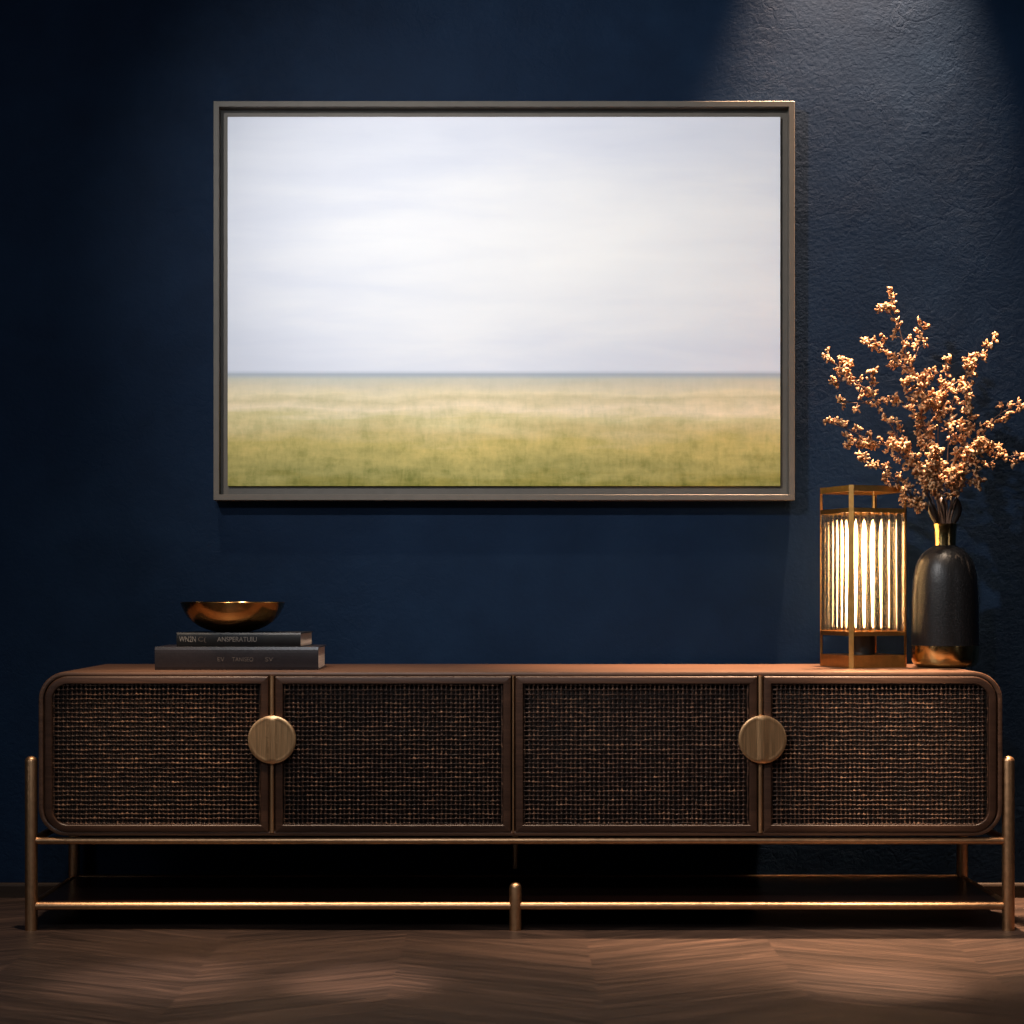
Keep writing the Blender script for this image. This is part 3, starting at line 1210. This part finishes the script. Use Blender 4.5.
branch('short bushy dried branch at the left of the vase neck',
       [(940, 524), (928, 488), (917, 462), (905, 448), (893, 440)], -0.07, 150, 0.30, [(1, (918, 505), (908, 497))], -0.008, 0.018)
branch('short bushy dried branch at the right of the vase neck',
       [(948, 524), (953, 495), (962, 470), (974, 452), (980, 440)], -0.06, 150, 0.28, [(1, (946, 478), (938, 470))], 0.008, 0.018)
branch('short bushy dried branch at the front of the bouquet',
       [(944, 524), (938, 500), (936, 482), (932, 466), (936, 450)], -0.10, 170, 0.35, [(2, (925, 478), (918, 470)), (2, (948, 480), (954, 474))], 0.0, 0.019)

# dark leaves at the vase mouth


def leaf(label, base, tip, wid, bow):
    g = Geo()
    b0, t0 = Vector(base), Vector(tip)
    ax = t0 - b0
    sd = Vector((ax.z, 0, -ax.x)).normalized()
    n, k = 10, 4
    v, f = [], []
    for lay in (0, 1):
        for i in range(n + 1):
            t = i / n
            w = wid * (math.sin(math.pi * min(1, t * 0.95 + 0.05)) ** 0.8) * (0.25 + 0.75 * t) + 0.0012
            c = b0 + ax * t + sd * bow * math.sin(math.pi * t)
            for j in range(k + 1):
                s = j / k * 2 - 1
                v.append(c + sd * (w * s) + Vector((0, -0.010 * (1 - s * s) * w / wid + 0.0012 * lay, 0)))
    st = (n + 1) * (k + 1)
    for i in range(n):
        for j in range(k):
            a = i * (k + 1) + j
            f.append((a, a + 1, a + k + 2, a + k + 1))
            f.append((st + a, st + a + k + 1, st + a + k + 2, st + a + 1))
    rim = [j for j in range(k + 1)] + [i * (k + 1) + k for i in range(1, n + 1)] + [n * (k + 1) + j for j in range(k - 1, -1, -1)] + [i * (k + 1) for i in range(n - 1, 0, -1)]
    for a, c in zip(rim, rim[1:] + rim[:1]):
        f.append((a, st + a, st + c, c))
    g.add(v, f)
    o = g.build('dried_leaf', M['leaf'], origin=base, auto=80)
    return tag(o, label, 'leaf', 'dark leaves in the vase')


leaf('broad dark curled leaf at the right of the vase mouth', P(949, 530, VY + 0.004), P(957, 497, VY + 0.02), 8.5 / sv, 0.006)
leaf('narrow dark leaf at the left of the vase mouth', P(941, 530, VY - 0.004), P(929, 500, VY - 0.02), 5.0 / sv, -0.004)
leaf('dark leaf in the middle of the vase mouth', P(945, 530, VY + 0.010), P(942, 496, VY + 0.04), 7.0 / sv, -0.002)

# ------------------------------------------------------------------ light


def spot(name, loc, target, power, angle, col, blend=1.0, size=0.05, scale=(1, 1)):
    d = bpy.data.lights.new(name, 'SPOT')
    d.energy = power
    d.spot_size = R(angle)
    d.spot_blend = blend
    d.shadow_soft_size = size
    d.color = col
    o = bpy.data.objects.new(name, d)
    COL.objects.link(o)
    o.location = loc
    o.rotation_euler = (Vector(target) - Vector(loc)).to_track_quat('-Z', 'Y').to_euler()
    o.scale = (scale[0], scale[1], 1)
    return o


def soft(name, loc, target, power, sx_, sy_, col):
    d = bpy.data.lights.new(name, 'AREA')
    d.shape = 'RECTANGLE'
    d.size, d.size_y = sx_, sy_
    d.energy = power
    d.color = col
    o = bpy.data.objects.new(name, d)
    COL.objects.link(o)
    o.location = loc
    o.rotation_euler = (Vector(target) - Vector(loc)).to_track_quat('-Z', 'Y').to_euler()
    return o


WARM = (1.0, 0.77, 0.57)
spot('picture_spotlight', (-1.50, -2.85, 2.98), (0.86, 0, 1.36), 430, 54, (1.0, 0.97, 0.95), 0.85, 0.05, (1.25, 1))
spot('added_front_fill', (-0.5, -4.3, 2.5), (-0.75, 0, 0.75), 150, 70, (0.84, 0.92, 1.0), 1.0, 0.15)  # added broad fill for the wall and floor, not a known lamp
spot('wall_washer', (0.99, -0.080, 3.42), (0.93, -0.03, 1.2), 3500, 44, (1.0, 0.62, 0.37), 1.0, 0.02)
for x, p in ((-0.95, 260), (-0.05, 260), (0.85, 235)):
    spot('downlight', (x, -0.78, 2.95), (x, -0.62, 0), p, 50, WARM, 1.0, 0.04)
spot('downlight', (0.80, -1.12, 2.95), (0.79, -1.12, 0), 1500, 9.5, (1.0, 0.70, 0.48), 1.0, 0.03)
spot('downlight', (-0.33, -1.10, 2.95), (-0.33, -1.10, 0), 800, 9, (1.0, 0.72, 0.55), 1.0, 0.03)
spot('downlight', (-0.80, -1.10, 2.95), (-0.78, -1.10, 0), 650, 11, (1.0, 0.72, 0.55), 1.0, 0.03)
spot('downlight', (0.98, -1.25, 2.95), (0.98, -0.5, 0.45), 160, 20, (1.0, 0.72, 0.50), 1.0, 0.04)
spot('downlight', (-0.85, -1.65, 2.95), (-0.86, -0.5, 0.42), 480, 14, (1.0, 0.74, 0.50), 1.0, 0.04)  # extra spot added to brighten the cane of the left door
spot('downlight', (0.95, -1.65, 2.95), (0.93, -0.5, 0.42), 900, 11, (1.0, 0.74, 0.50), 1.0, 0.04)
soft('added_side_softlight', (-2.8, -2.6, 1.5), (0, -0.4, 0.7), 8, 0.9, 1.7, (0.85, 0.92, 1.0))  # added soft panel for highlights on the brass; the left wall has no window
soft('added_side_softlight', (2.8, -3.0, 1.5), (0, -0.4, 0.7), 4, 0.7, 1.7, (0.95, 0.92, 0.95))  # weaker added panel opposite, also for brass highlights; no window on this side

w = bpy.data.worlds.new('dim_room')
scene.world = w
w.use_nodes = True
bg = w.node_tree.nodes['Background']
bg.inputs['Color'].default_value = (0.25, 0.32, 0.5, 1)
bg.inputs['Strength'].default_value = 0.02

scene.view_settings.view_transform = 'Standard'
scene.view_settings.look = 'None'
scene.view_settings.gamma = 1.0
scene.view_settings.use_curve_mapping = False
scene.view_settings.exposure = 0.0
